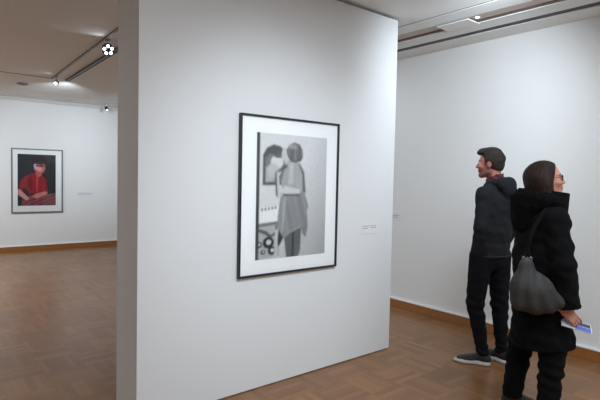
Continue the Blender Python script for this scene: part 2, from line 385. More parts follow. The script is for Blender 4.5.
def picture(name, y, x0, x1, z0, z1, px0, px1, pz0, pz1, fw, fn, fmat, label, depth=.028, nu=150, group=None):
    root = empty(name, ((x0 + x1) / 2, y, z0), 0, label, 'framed photograph', group); O = Vector(root.location)
    L = lambda a: tuple(Vector(a) - O)
    D = depth
    boxes('frame', [(L((x0, y - D, z0)), L((x0 + fw, y, z1))), (L((x1 - fw, y - D, z0)), L((x1, y, z1))),
                    (L((x0 + fw, y - D, z0)), L((x1 - fw, y, z0 + fw))), (L((x0 + fw, y - D, z1 - fw)), L((x1 - fw, y, z1)))], fmat, root)
    mt = boxes('mat_board', [(L((x0 + fw, y - .014, z0 + fw)), L((x1 - fw, y - .003, z1 - fw)))], m_mat, root)
    bm = bmesh.new(); nv = int(nu * (pz1 - pz0) / (px1 - px0)); vs = []
    for j in range(nv + 1):
        for i in range(nu + 1):
            vs.append(bm.verts.new(L((px0 + (px1 - px0) * i / nu, y - .016, pz0 + (pz1 - pz0) * j / nv))))
    for j in range(nv):
        for i in range(nu):
            a = j * (nu + 1) + i; bm.faces.new((vs[a], vs[a + 1], vs[a + nu + 2], vs[a + nu + 1]))
    bmesh.ops.recalc_face_normals(bm, faces=bm.faces)
    me = bpy.data.meshes.new('photographic_print'); bm.to_mesh(me); bm.free()
    V = np.array([v.co for v in me.vertices]); u = (V[:, 0] + O.x - px0) / (px1 - px0); t = 1 - (V[:, 2] + O.z - pz0) / (pz1 - pz0)
    paint_me(me, V, lambda _: fn(u, t)); p = link('photographic_print', me, m_print, root)
    if p.data.polygons[0].normal.y > 0: p.data.flip_normals()
    so = p.modifiers.new('thick', 'SOLIDIFY'); so.thickness = .0015; so.offset = -1
    boxes('glass_pane', [(L((x0 + fw * .8, y - D + .006, z0 + fw * .8)), L((x1 - fw * .8, y - D + .009, z1 - fw * .8)))], m_glass, root)
    return root
m_mat = mat('mat_board_white', (.92, .92, .92), .85, spec=.2)
m_print = vcol_mat('photo_paper', .6, .3)
def glassm():
    m = bpy.data.materials.new('picture_glass'); m.use_nodes = True; t = m.node_tree; t.nodes.clear()
    o = t.nodes.new('ShaderNodeOutputMaterial'); mx = t.nodes.new('ShaderNodeMixShader'); tr = t.nodes.new('ShaderNodeBsdfTransparent'); gl = t.nodes.new('ShaderNodeBsdfGlossy')
    gl.inputs['Roughness'].default_value = .02; fr = t.nodes.new('ShaderNodeFresnel'); fr.inputs[0].default_value = 1.3
    t.links.new(fr.outputs[0], mx.inputs[0]); t.links.new(tr.outputs[0], mx.inputs[1]); t.links.new(gl.outputs[0], mx.inputs[2]); t.links.new(mx.outputs[0], o.inputs[0]); return m
m_glass = glassm()
m_blackf = mat('black_lacquered_frame', (.012, .012, .015), .35)
m_greyf = mat('brushed_grey_frame', srgb(112, 108, 104), .45, .3)
picture('picture_frame', 2.882, 1.819, 2.742, .822, 1.956, 1.960, 2.618, .936, 1.836, .013, bw, m_blackf,
        'black framed black and white photograph of a person in a dress, on the white partition')
picture('picture_frame', 10.73, 1.725, 2.629, .742, 1.984, 1.83, 2.499, .88, 1.876, .02, colourp, m_greyf,
        'grey framed colour photograph of a seated person in a red shirt, on the far wall', nu=90)
# ------------------------------------------------------------------ small caption cards (illegible text lines)
m_card = mat('caption_card', (.76, .76, .77), .7); m_ink = mat('caption_ink', (.36, .36, .41), .8)
def card(x0, x1, z0, z1, y, lines, label):
    root = empty('wall_label', ((x0 + x1) / 2, y, z0), 0, label, 'wall label')
    cx = (x0 + x1) / 2
    boxes('card', [((x0 - cx, -.003, 0), (x1 - cx, 0, z1 - z0))], m_card, root)
    bm = bmesh.new()
    rng = np.random.RandomState(4)
    for (a, b, zz) in lines:
        x = a
        while x < b:
            wd = min(rng.uniform(.010, .026), b - x); box(bm, (x - cx, -.0036, zz - z0), (x + wd - cx, -.003, zz - z0 + .0075)); x += wd + .006
    fin('text_lines', bm, m_ink, root)
    return root
card(3.055, 3.245, 1.06, 1.14, 2.882, [(3.068, 3.135, 1.122), (3.068, 3.13, 1.104), (3.15, 3.225, 1.122), (3.165, 3.23, 1.106)], 'small white caption card with grey lines on the partition, right of the black frame')
card(2.90, 3.23, 1.045, 1.145, 10.73, [(2.93, 3.19, 1.112), (2.93, 3.19, 1.094)], 'small white caption card on the far wall, right of the colour photograph')
r = empty('wall_label', (X1, 3.83, 1.04), 0, 'small white caption card on the right wall just past the edge of the partition', 'wall label')
boxes('card', [((-.003, -.07, 0), (0, .07, .085))], m_card, r)
boxes('text_lines', [((-.0036, -.05, .058), (-.003, .05, .065)), ((-.0036, -.03, .035), (-.003, .05, .042))], m_ink, r)

# ------------------------------------------------------------------ ceiling hardware
m_rail = mat('dark_grey_track', (.10, .095, .09), .4, .4); m_silver = mat('satin_silver', (.45, .45, .46), .3, .8)
m_lens = mat('lit_lens', (.93, .95, 1), .2, emit=4); m_headblk = mat('spotlight_black', (.03, .03, .035), .4)
def rail(name, a, b, wd, h, label, m, second=0):
    a = Vector(a); b = Vector(b); d = (b - a); L = d.length; ang = math.atan2(d.y, d.x)
    r = empty(name, a, ang, label, 'ceiling track')
    boxes('rail', [((0, -wd / 2, -h), (L, wd / 2, 0))], m, r)
    if second: boxes('conductor', [((.02, -wd / 2 - second, -h * .8), (L, -wd / 2 - second + .012, 0))], m_rail, r)
    boxes('end_cap', [((L, -wd / 2 - second, -h), (L + .012, wd / 2, 0))], m_rail, r)
    return r
rail('ceiling_track_or_slot', (1.672, 4.1, ZC), (1.857, 8.17, ZC), .022, .014, 'thin dark strip standing in for a ceiling slot, running towards the far wall, left of the lamp track', m_rail)  # dark strip added in place of the dark line of a slot
rail('ceiling_track_or_slot', (1.905, 4.1, ZC), (2.045, 8.14, ZC), .022, .03, 'double dark lamp track on the ceiling of the far room, spotlights beside it', m_rail, .035)
rail('ceiling_track_or_slot', (-3.2, 8.19, ZC), (1.84, 8.19, ZC), .014, .008, 'faint thin strip standing in for a groove across the far ceiling, meeting the end of the dark strip', mat('ceiling_groove_tone', (.36, .34, .32), .7))  # flat strip, its darker tone drawn in for a groove line
rail('ceiling_track_or_slot', (0.3, 10.1, ZC), (3.6, 10.1, ZC), .014, .006, 'faint thin strip on the far ceiling close to the back wall', mat('ceiling_strip_pale', (.45, .43, .41), .7))
def disc(bm, c, n, r, h, seg=20, r2=None):
    n = Vector(n).normalized(); c = Vector(c); tube(bm, [c, c + n * h], [r, r if r2 is None else r2], seg)
def spot(loc, aim, label, five=False, s=1., dark=True):
    root = empty('spotlight', loc, 0, label, 'spotlight', None); n = Vector(aim).normalized()
    bm = bmesh.new(); tube(bm, [(0, 0, 0), (0, 0, -.022 * s)], .022 * s, 16); tube(bm, [(0, 0, -.02 * s), (0, 0, -.075 * s)], .006 * s, 8); fin('bracket', bm, m_silver, root, smooth=False)
    c = Vector((0, 0, -.10 * s)); R = (.062 if five else .036) * s
    bm = bmesh.new(); tube(bm, [c - n * .05 * s, c - n * .03 * s, c + n * .025 * s, c + n * .03 * s], [R * .55, R * .9, R, R * .96], 24)
    hd = fin('lamp_head', bm, m_headblk if dark else m_silver, root, smooth=False)
    a = n.orthogonal().normalized(); b = n.cross(a)
    offs = [(0, 0)] if not five else [(math.cos(q) * .040 * s, math.sin(q) * .040 * s) for q in [math.radians(90 + 72 * k) for k in range(5)]]
    for ox, oy in offs:
        bm = bmesh.new(); p = c + n * .029 * s + a * ox + b * oy; rr = (.0175 if five else .025) * s
        tube(bm, [p, p + n * .004 * s, p + n * .008 * s], [rr, rr * .8, rr * .3], 16); fin('lens', bm, m_lens, hd, smooth=True)
    return root
spot((1.775, 5.42, ZC), (-.15, -.95, -.5), 'ceiling spotlight with five bright round lenses, nearest the partition edge', True, 1.0)
spot((1.86, 7.95, ZC), (-.5, -.9, -.45), 'small ceiling spotlight with one bright lens at the far end of the track', False, 1.05, False)
spot((3.36, 10.33, ZC), (.2, -.3, -1), 'small black ceiling spotlight close to the far wall beside the partition edge', False, .95)
light('SPOT', 'streak_light', (1.74, 5.36, ZC - .09), (1.2, 5.0, ZC), 1.2, COOL, .01, angle=100)
light('SPOT', 'streak_light_far', (1.84, 7.87, ZC - .08), (1.2, 7.7, ZC), .5, COOL, .01, angle=100)
d = empty('ceiling_vent', (1.62, 9.03, ZC), 0, 'small flat round plate on the far ceiling left of the spotlights', 'ceiling plate')
bm = bmesh.new(); tube(bm, [(0, 0, 0), (0, 0, -.012), (0, 0, -.022)], [.085, .085, .06], 24); fin('plate', bm, mat('plate_grey', (.25, .24, .23), .6), d)
bm = bmesh.new(); tube(bm, [(0, 0, -.022), (0, 0, -.028)], .03, 20); fin('centre_cap', bm, m_rail, d)
# passage channel: track, cover plate and lamp
m_chan = mat('channel_track', srgb(120, 92, 78), .5, .2)
boxes('trim_5', [((3.875, .1, ZC + .010), (4.015, 10, ZC + .06))], mat('channel_beige', srgb(196, 182, 170), .6), kind='structure')
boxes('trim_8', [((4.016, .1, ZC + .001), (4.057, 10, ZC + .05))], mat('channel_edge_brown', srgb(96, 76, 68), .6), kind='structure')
boxes('trim_6', [((3.866, .05, ZC - .004), (3.873, 10, ZC + .04))], m_silver, kind='structure')
boxes('trim_7', [((4.058, .05, ZC - .006), (4.070, 10, ZC + .03))], m_glint_edge, kind='structure')
t = empty('cover_plate', (3.967, 2.62, ZC), 0, 'white cover plate closing the lamp channel above the right wall', 'cover plate')
boxes('plate', [((-.10, -.16, -.018), (.10, .16, -.0065))], mat('cover_white', (.75, .74, .72), .5), t, bevel=.003)
t = empty('spotlight', (3.95, 2.42, ZC + .04), 0, 'small lit lamp in the ceiling channel beside the white cover plate', 'spotlight')
bm = bmesh.new(); tube(bm, [(0, 0, .04), (0, 0, -.03)], .022, 18); h = fin('lamp_head', bm, m_silver, t)
bm = bmesh.new(); tube(bm, [(0, 0, -.03), (0, 0, -.036), (0, 0, -.040)], [.018, .015, .006], 18); fin('lens', bm, m_lens, h, smooth=True)

#PEOPLE
# ------------------------------------------------------------------ people
# person axes: x = across, y = away, z = up; every joint is in metres from the spot the person stands on
def unit(v): v = np.array(v, float); return v / np.linalg.norm(v)
def frame(f, tilt=0., roll=0.):
    """rows: forward, left, up of a head or body heading f (horizontal), tilt > 0 looks up"""
    f = unit([f[0], f[1], 0]); l = np.array([-f[1], f[0], 0]); u = np.array([0, 0, 1.])
    c, s = math.cos(tilt), math.sin(tilt); f2 = f * c + u * s; u2 = u * c - f * s
    c, s = math.cos(roll), math.sin(roll); l2 = l * c + u2 * s; u3 = u2 * c - l * s
    return np.stack([f2, l2, u3])
class Head:
    def __init__(s, c, R, sc=1.): s.c = np.array(c, float); s.R = R; s.s = sc
    def p(s, x, y, z): return s.c + s.s * (np.array([x, y, z]) @ s.R)
    def loc(s, V): return ((V - s.c) @ s.R.T) / s.s
def sculpt_head(F, h, male):
    e = lambda c, r, k=.02, mode='add': F.ell(h.p(*c), np.array(r) * h.s, h.R, k * h.s, mode)
    g = lambda a, b, ra, rb, k=.01, **kw: F.seg(h.p(*a), h.p(*b), ra * h.s, rb * h.s, k * h.s, **kw)
    e((-.012, 0, .03), (.096, .076, .089)); e((.03, 0, -.035), (.062, .058, .078), .03)
    g((.005, -.045, -.07), (.062, -.014, -.102), .022, .016, .02); g((.005, .045, -.07), (.062, .014, -.102), .022, .016, .02)
    e((.068, 0, -.1), (.02, .024 if male else .019, .017), .02)
    g((.078, -.028, .022), (.078, .028, .022), .011, .011, .015)
    e((.072, -.036, -.028), (.022, .02, .018), .02); e((.072, .036, -.028), (.022, .02, .018), .02)
    for sy in (-1, 1): e((.097, .031 * sy, .004), (.014, .017, .011), .012, 'sub')
    g((.086, 0, .008), (.106 if male else .102, 0, -.03), .008 if male else .0065, .0115 if male else .0092, .01); e((.098, -.011, -.033), (.009, .007, .007), .006); e((.098, .011, -.033), (.009, .007, .007), .006)
    g((.087, -.016, -.058), (.087, .016, -.058), .0065, .0065, .006); g((.086, -.014, -.069), (.086, .014, -.069), .007, .007, .004)
    e((.098, 0, -.0637), (.01, .024, .0016), .002, 'sub')
    for sy in (-1, 1):
        e((-.006, .076 * sy, -.008), (.019, .008, .032), .006); e((-.002, .086 * sy, -.006), (.010, .006, .02), .004, 'sub')
def eyes(h, parent, iris):
    h = Head(h.c - h.R[0] * .0035 * h.s, h.R, h.s)
    for sy in (-1, 1):
        bm = bmesh.new(); bmesh.ops.create_uvsphere(bm, u_segments=20, v_segments=14, radius=.0118 * h.s, matrix=Matrix.Rotation(math.pi / 2, 4, 'Y'))
        for f in bm.faces:
            c = f.calc_center_median().normalized(); f.material_index = 2 if c.x > .93 else (1 if c.x > .80 else 0)
        R = Matrix(h.R.T.tolist()).to_4x4(); bmesh.ops.transform(bm, verts=bm.verts, matrix=Matrix.Translation(h.p(.079, .031 * sy, .004)) @ R)
        fin('eye', bm, [m_eyew, iris, m_pupil], parent, smooth=True)
def hand(F, wrist, d, palm, thumb, curl=.6, s=1., side=1):
    """d: wrist to knuckles, palm: the way the palm faces, thumb: the side the thumb leaves"""
    W = np.array(wrist, float); d = unit(d); n = unit(np.array(palm) - np.dot(palm, d) * d); t = unit(np.cross(n, d)); t = t * (1 if np.dot(t, thumb) > 0 else -1)
    P = lambda a, b, c: W + s * (a * d + b * t + c * n)
    F.seg(P(-.03, 0, 0), P(.01, 0, 0), .026 * s, .024 * s, .015, w=t, ratio=1.15)
    F.seg(P(.01, .002, 0), P(.075, .0, 0), .0145 * s, .013 * s, .015, w=t, ratio=2.6)
    F.seg(P(.02, .025, .006), P(.06, .03, .008), .016 * s, .013 * s, .012)
    for i, (b, L) in enumerate(((.031, .072), (.0107, .080), (-.0097, .074), (-.029, .058))):
        p = np.array(P(.084, b, 0)); d0 = d; d_i = unit(d + t * b * 4.5); a = 0.; seg = [.45 * L, .31 * L, .26 * L]; r = [.0090, .0082, .0074, .0064]
        q = P(.06, b * .9, 0); F.seg(q, p, .0095 * s, .0092 * s, .004)
        for j in range(3):
            a += curl * (1 + .12 * i) * (.8, 1.1, .8)[j]
            dd = math.cos(a) * d_i + math.sin(a) * n; p2 = p + dd * seg[j] * s
            F.seg(p, p2, r[j] * s, r[j + 1] * s, .0015); p = p2
    a0 = P(.02, .03, .008); a1 = P(.050, .052, .020); a2 = P(.076, .052, .036); a3 = P(.094, .042, .046)
    F.seg(a0, a1, .0135 * s, .0115 * s, .008); F.seg(a1, a2, .011 * s, .0095 * s, .003); F.seg(a2, a3, .0095 * s, .0078 * s, .003)
def wr(amp, *waves):
    """cloth folds: a sum of slanted ripples that wander"""
    def fn(X, Y, Z):
        r = 0
        for a, b, c, ph in waves: r = r + np.sin(a * X + b * Y + c * Z + ph + 1.9 * np.sin(9 * Z + 7 * X + 6 * Y + ph) + 1.1 * np.sin(-15 * Y + 11 * X + 2 * ph))
        return amp * r / len(waves) * 1.3
    return fn
def fuzz(amp, freq, n=10, seed=3):
    R_ = np.random.RandomState(seed); D = R_.normal(size=(n, 3)); D /= np.linalg.norm(D, axis=1)[:, None]; D *= freq * R_.uniform(.6, 1.5, n)[:, None]; ph = R_.uniform(0, 6.3, n)
    return lambda X, Y, Z: amp * sum(np.sin(d[0] * X + d[1] * Y + d[2] * Z + p) for d, p in zip(D, ph)) / n ** .5
FOLD = ((30, 18, 62, .3), (-26, 22, 48, 1.9), (14, -34, 80, 4.0), (50, 40, 26, 2.2))
m_eyew = mat('eye_white', (.45, .42, .40), .3); m_pupil = mat('pupil', (.01, .01, .01), .2)
m_skin = vcol_mat('skin', .5, .4)
def skin_paint(h, base, stubble, lip, brow, male):
    def fn(V):
        L = h.loc(V); x, y, z = L[:, 0], L[:, 1], L[:, 2]; C = np.zeros((len(V), 3)) + np.array(base)
        near = (np.abs(y) < .12) & (np.abs(z) < .14) & (np.abs(x) < .14)
        def m(mask, col, k=1.):
            nonlocal C
            mask = (mask * near * k)[:, None]; C = C * (1 - mask) + np.array(col) * mask
        g = lambda a, c, w: np.exp(-((a - c) / w) ** 2)
        if male:
            m(np.clip((-.045 - z + .25 * np.clip(x, 0, .1)) / .02, 0, 1) * (x > -.03) * (z > -.125), stubble, .55); m(g(x, -.0, .03) * g(z, -.05, .04) * (np.abs(y) > .04), stubble, .5)
            m(g(z, -.047, .006) * g(y, 0, .03) * (x > .07), stubble, .6)
        m(g(z, -.064, .0085) * g(y, 0, .02) * (x > .075), lip, .85)
        m(g(x, .075, .03) * g(z, -.02, .018) * g(np.abs(y), .04, .02), lip, .25)
        m(g(z, .024 - .12 * np.abs(np.abs(y) - .03), .0048) * g(np.abs(y), .033, .017) * (x > .05), brow, .9)
        return C
    return fn
def finish(F, name, m, parent=None, paint=None, sub=None):
    me = F.mesh(name)
    if paint: paint_me(me, F.V, paint)
    return link(name, me, m, parent)
def shoe(ankle_xy, f, parent, L=.29, s=1., mats=None, lift=0.):
    """trainer: heel behind the ankle, upper, white sole, tongue, laces"""
    R = frame(f); O = np.array([ankle_xy[0], ankle_xy[1], lift]); P = lambda x, y, z: O + s * (np.array([x, y, z]) @ R)
    b = lambda: Field(ar(O[0] - .27, O[0] + .27, .0045), ar(O[1] - .27, O[1] + .27, .0045), ar(-.012, .17, .004))
    h = -.075; t = L - .075
    F = b(); F.ell(P(h + .055, 0, .012), np.array([.055, .038, .026]) * s, R, 0); F.ell(P(t - .075, .004, .012), np.array([.08, .05, .024]) * s, R, .03)
    F.seg(P(h + .05, 0, .014), P(t - .07, .002, .012), .026 * s, .03 * s, .03, w=R[1], ratio=1.35)
    F.cut(P(0, 0, .037), (0, 0, 1), .004); F.cut(P(0, 0, .002), (0, 0, -1), .002)
    sole = finish(F, 'sole', mats[0])
    F = b(); F.ell(P(h + .045, 0, .05), np.array([.044, .034, .05]) * s, R, 0); F.ell(P(t - .085, .003, .03), np.array([.08, .044, .036]) * s, R, .03)
    F.seg(P(h + .07, 0, .07), P(t - .11, 0, .045), .036 * s, .03 * s, .04); F.ell(P(h + .055, 0, .13), np.array([.034, .028, .05]) * s, R, .01, 'sub'); F.cut(P(0, 0, .03), (0, 0, -1), .002); F.cut(P(0, 0, .105), (-.35, 0, 1), .01)
    up = finish(F, 'shoe', mats[1], parent); sole.parent = up
    bm = bmesh.new()
    for k in range(4):
        x = h + .115 + .022 * k; z = .104 - .011 * k
        tube(bm, [P(x, -.026, z - .012), P(x + .006, 0, z), P(x, .026, z - .012)], .0028 * s, 6)
    fin('laces', bm, mats[2], up, smooth=True)
    return up
# ---- the man
def man():
    f = unit([-.79, .61, 0]); l = np.array([-f[1], f[0], 0]); b = -f
    hf = unit([-.985, .17, 0]); h = Head((-.033, .02, 1.676), frame(hf, .02), 1.0)
    shL = np.array([-.072, -.118, 1.415]); elL = np.array([-.088, -.190, 1.15]); wrL = np.array([-.117, -.135, .945])
    shR = np.array([.128, .135, 1.415]); elR = np.array([.165, .215, 1.14]); wrR = np.array([.085, .255, .92])
    hipL = np.array([-.075, -.075, .90]); knL = np.array([-.112, -.075, .50]); anL = np.array([-.038, -.10, .085])
    hipR = np.array([.065, .07, .90]); knR = np.array([.083, .06, .49]); anR = np.array([.112, .035, .085])
    F = Field(ar(-.30, .30, .0045), ar(-.30, .40, .0045), multi((0, .76, .012), (.76, .98, .004), (.98, 1.5, .01), (1.5, 1.83, .0035)))
    F.seg((0, 0, .93), (.012, .0, 1.12), .098, .095, .03, w=l, ratio=1.45); F.seg((.012, 0, 1.12), (.026, .01, 1.36), .095, .105, .04, w=l, ratio=1.5)
    F.seg(shL, shR, .055, .055, .05)
    for a, e, w_ in ((shL, elL, wrL), (shR, elR, wrR)): F.seg(a, e, .048, .038, .03); F.seg(e, w_, .038, .026, .01)
    for a, k_, n_ in ((hipL, knL, anL), (hipR, knR, anR)): F.seg(a, k_, .082, .052, .04); F.seg(k_, n_, .052, .034, .015); F.ell(n_ * .35 + k_ * .65 + b * .008, (.044, .044, .09), None, .03)
    for n_, ff in ((anL, unit([-.98, .12, 0])), (anR, f)): F.seg(n_ - ff * .03 + [0, 0, -.05], n_ + ff * .13 + [0, 0, -.06], .025, .02, .03)
    F.seg((.03, .01, 1.42), h.p(-.03, 0, -.06), .062, .056, .03); sculpt_head(F, h, True)
    hand(F, wrL, wrL * 0 + [.16, .16, -.97], -l + f * .3, f, .35); hand(F, wrR, [-.25, .1, -.95], -(-l) * 0 + l, f, .45)
    r = link('person', F.mesh('person'), m_skin)
    paint_me(r.data, F.V, skin_paint(h, srgb(168, 106, 92), srgb(84, 54, 48), srgb(150, 80, 76), srgb(44, 32, 28), True))
    # hair
    F = Field(ar(-.18, .12, .003), ar(-.12, .15, .003), ar(1.56, 1.83, .003)); F.F[:] = .25
    F.ell(h.p(-.014, 0, .037), (.104, .085, .095), h.R, 0); F.ell(h.p(-.05, 0, -.01), (.062, .073, .075), h.R, .02)
    F.ell(h.p(.062, .0, .102), (.05, .06, .026), h.R, .02); F.ell(h.p(.0, 0, .115), (.07, .06, .022), h.R, .02)
    fr = h.R; n = fr[0] * .80 - fr[2] * .60
    F.cut(h.p(.047, 0, .048), n, .008); F.cut(h.p(-.05, 0, -.052), -fr[2] + fr[0] * .15, .006)
    F.ell(h.p(.07, 0, .092), (.042, .062, .024), h.R, .012)
    for sy in (-1, 1): F.ell(h.p(-.004, .088 * sy, -.012), (.022, .022, .036), h.R, .004, 'sub'); F.seg(h.p(.024, .074 * sy, .04), h.p(.022, .071 * sy, -.012), .009, .006, .008)
    F.disp(fuzz(.0022, 85, 10, 4)); F.disp(fuzz(.0012, 200, 8, 6))
    finish(F, 'hair', mat('short_dark_hair', srgb(44, 36, 32), .85, bump=.6, bscale=160, var=.3, spec=.3), r)
    eyes(h, r, mat('brown_iris', (.05, .03, .015), .3))
    # shirt collar (dark red) under the hoodie
    F = Field(ar(-.14, .16, .004), ar(-.14, .16, .004), ar(1.42, 1.64, .004))
    F.seg((.026, .01, 1.44), (.004, .018, 1.585), .078, .071, 0, flat=True); F.seg((.0, .02, 1.57), (-.004, .02, 1.63), .0615, .0615, 0, mode='sub'); F.cut((.03, .012, 1.585), (-.35, .1, 1), .006)
    F.disp(wr(.002, (60, 30, 140, 0)))
    finish(F, 'shirt_collar', mat('dark_red_cotton', srgb(82, 22, 30), .8, bump=.2), r)
    # hooded jacket
    F = Field(ar(-.27, .32, .006), ar(-.32, .36, .006), ar(.84, 1.66, .006))
    F.seg((.0, 0, .905), (.012, .0, 1.12), .128, .118, .02, w=l, ratio=1.38); F.seg((.012, 0, 1.12), (.028, .01, 1.34), .118, .128, .04, w=l, ratio=1.42)
    F.seg(shL + [0, 0, -.01], shR + [0, 0, -.01], .062, .062, .05); F.seg((.028, .01, 1.42), (.022, .012, 1.50), .10, .082, .05)
    for q_ in (shL, shR): F.seg((.022, .012, 1.49), q_ + [0, 0, .015], .058, .048, .04)
    for a, e, w_ in ((shL, elL, wrL), (shR, elR, wrR)): F.seg(a, e, .060, .055, .03); F.seg(e, w_, .055, .043, .012); F.seg(w_ - [0, 0, -.03], w_ + [0, 0, -.002], .041, .041, .006)
    F.disp(wr(.0035, *FOLD), (-.3, -.35, .9), (.35, .4, 1.5))
    F.cut((0, 0, .895), (0, 0, -1), .004)
    # hood lying on the shoulders: a thick folded ring, deepest at the back
    nk = np.array([.022, .012, 1.50])
    for k in range(16):
        a0, a1 = 2 * math.pi * k / 16, 2 * math.pi * (k + 1) / 16
        def pt(a):
            c_, s_ = math.cos(a), math.sin(a); return nk + f * c_ * .075 + l * s_ * .088 + b * max(0, -c_) * .035 + np.array([0, 0, .012 - .03 * c_ * (c_ > 0) + .016 * max(0, -c_)])
        def rr(a): return .020 + .018 * max(0, -math.cos(a))
        F.seg(pt(a0), pt(a1), rr(a0), rr(a1), .012)
    F.ell(nk + b * .105 + [0, 0, -.005], (.052, .098, .062), frame(b, -.35), .02); F.ell(nk + b * .13 + [0, 0, -.05], (.04, .07, .06), frame(b, -.3), .02)
    F.ell(nk + b * .055 + [0, 0, .05], (.045, .06, .035), frame(b, .1), .015, 'sub')
    F.seg((.02, .012, 1.50), (-.006, .02, 1.66), .074, .074, .006, mode='sub')
    hd = finish(F, 'hooded_jacket', mat('charcoal_jersey', srgb(33, 34, 37), .9, bump=.35, bscale=90, var=.18, spec=.15), r)
    bm = bmesh.new(); q = []
    for k in range(28):
        a = 2 * math.pi * k / 28; q.append(np.array([0.0, 0, .912]) + f * math.cos(a) * .131 + l * math.sin(a) * .181)
    tube(bm, q, .0065, 8, closed=True); fin('hem_band', bm, mat('jersey_rib', srgb(30, 31, 34), .95), hd, smooth=True)
    # jeans
    F = Field(ar(-.25, .26, .006), ar(-.22, .22, .006), ar(.06, 1.0, .006))
    F.seg((-.004, 0, .97), (-.004, 0, .89), .110, .116, .03, w=l, ratio=1.38)
    for a, k_, n_ in ((hipL, knL, anL), (hipR, knR, anR)):
        F.seg(a, k_, .098, .073, .03); F.seg(k_, n_ + [0, 0, .02], .071, .047, .012); F.seg(n_ + [0, 0, .045], n_ + [0, 0, .01], .052, .055, .008, flat=True)
    F.disp(wr(.004, *FOLD), (-.3, -.3, .07), (.3, .3, .75)); F.disp(lambda X, Y, Z: .004 * np.sin(75 * Z + 14 * X) * np.exp(-((Z - .48) / .10) ** 2)); F.disp(lambda X, Y, Z: .0045 * np.sin(110 * Z + 20 * X) * np.exp(-((Z - .14) / .05) ** 2))
    finish(F, 'jeans', mat('black_denim', srgb(17, 18, 23), .9, bump=.3, bscale=140, var=.2, spec=.15), r)
    sm = (mat('white_rubber', srgb(196, 192, 186), .6), mat('dark_grey_mesh', srgb(48, 44, 50), .8, bump=.3, bscale=200, var=.25), mat('grey_laces', srgb(130, 124, 124), .8))
    shoe(anL[:2] + [-.006, 0], unit([-.985, .05, 0]), r, .295, 1.0, sm); shoe(anR[:2], f, r, .29, 1.0, (sm[0], mat('black_mesh', srgb(26, 26, 30), .8), sm[2]))
    r.location = (3.887, 2.174, 0); r.rotation_euler = (0, 0, math.radians(-60.0))
    return tag(r, 'bearded man in a charcoal hooded jacket and black jeans, hand in pocket, facing left', 'person')
man()
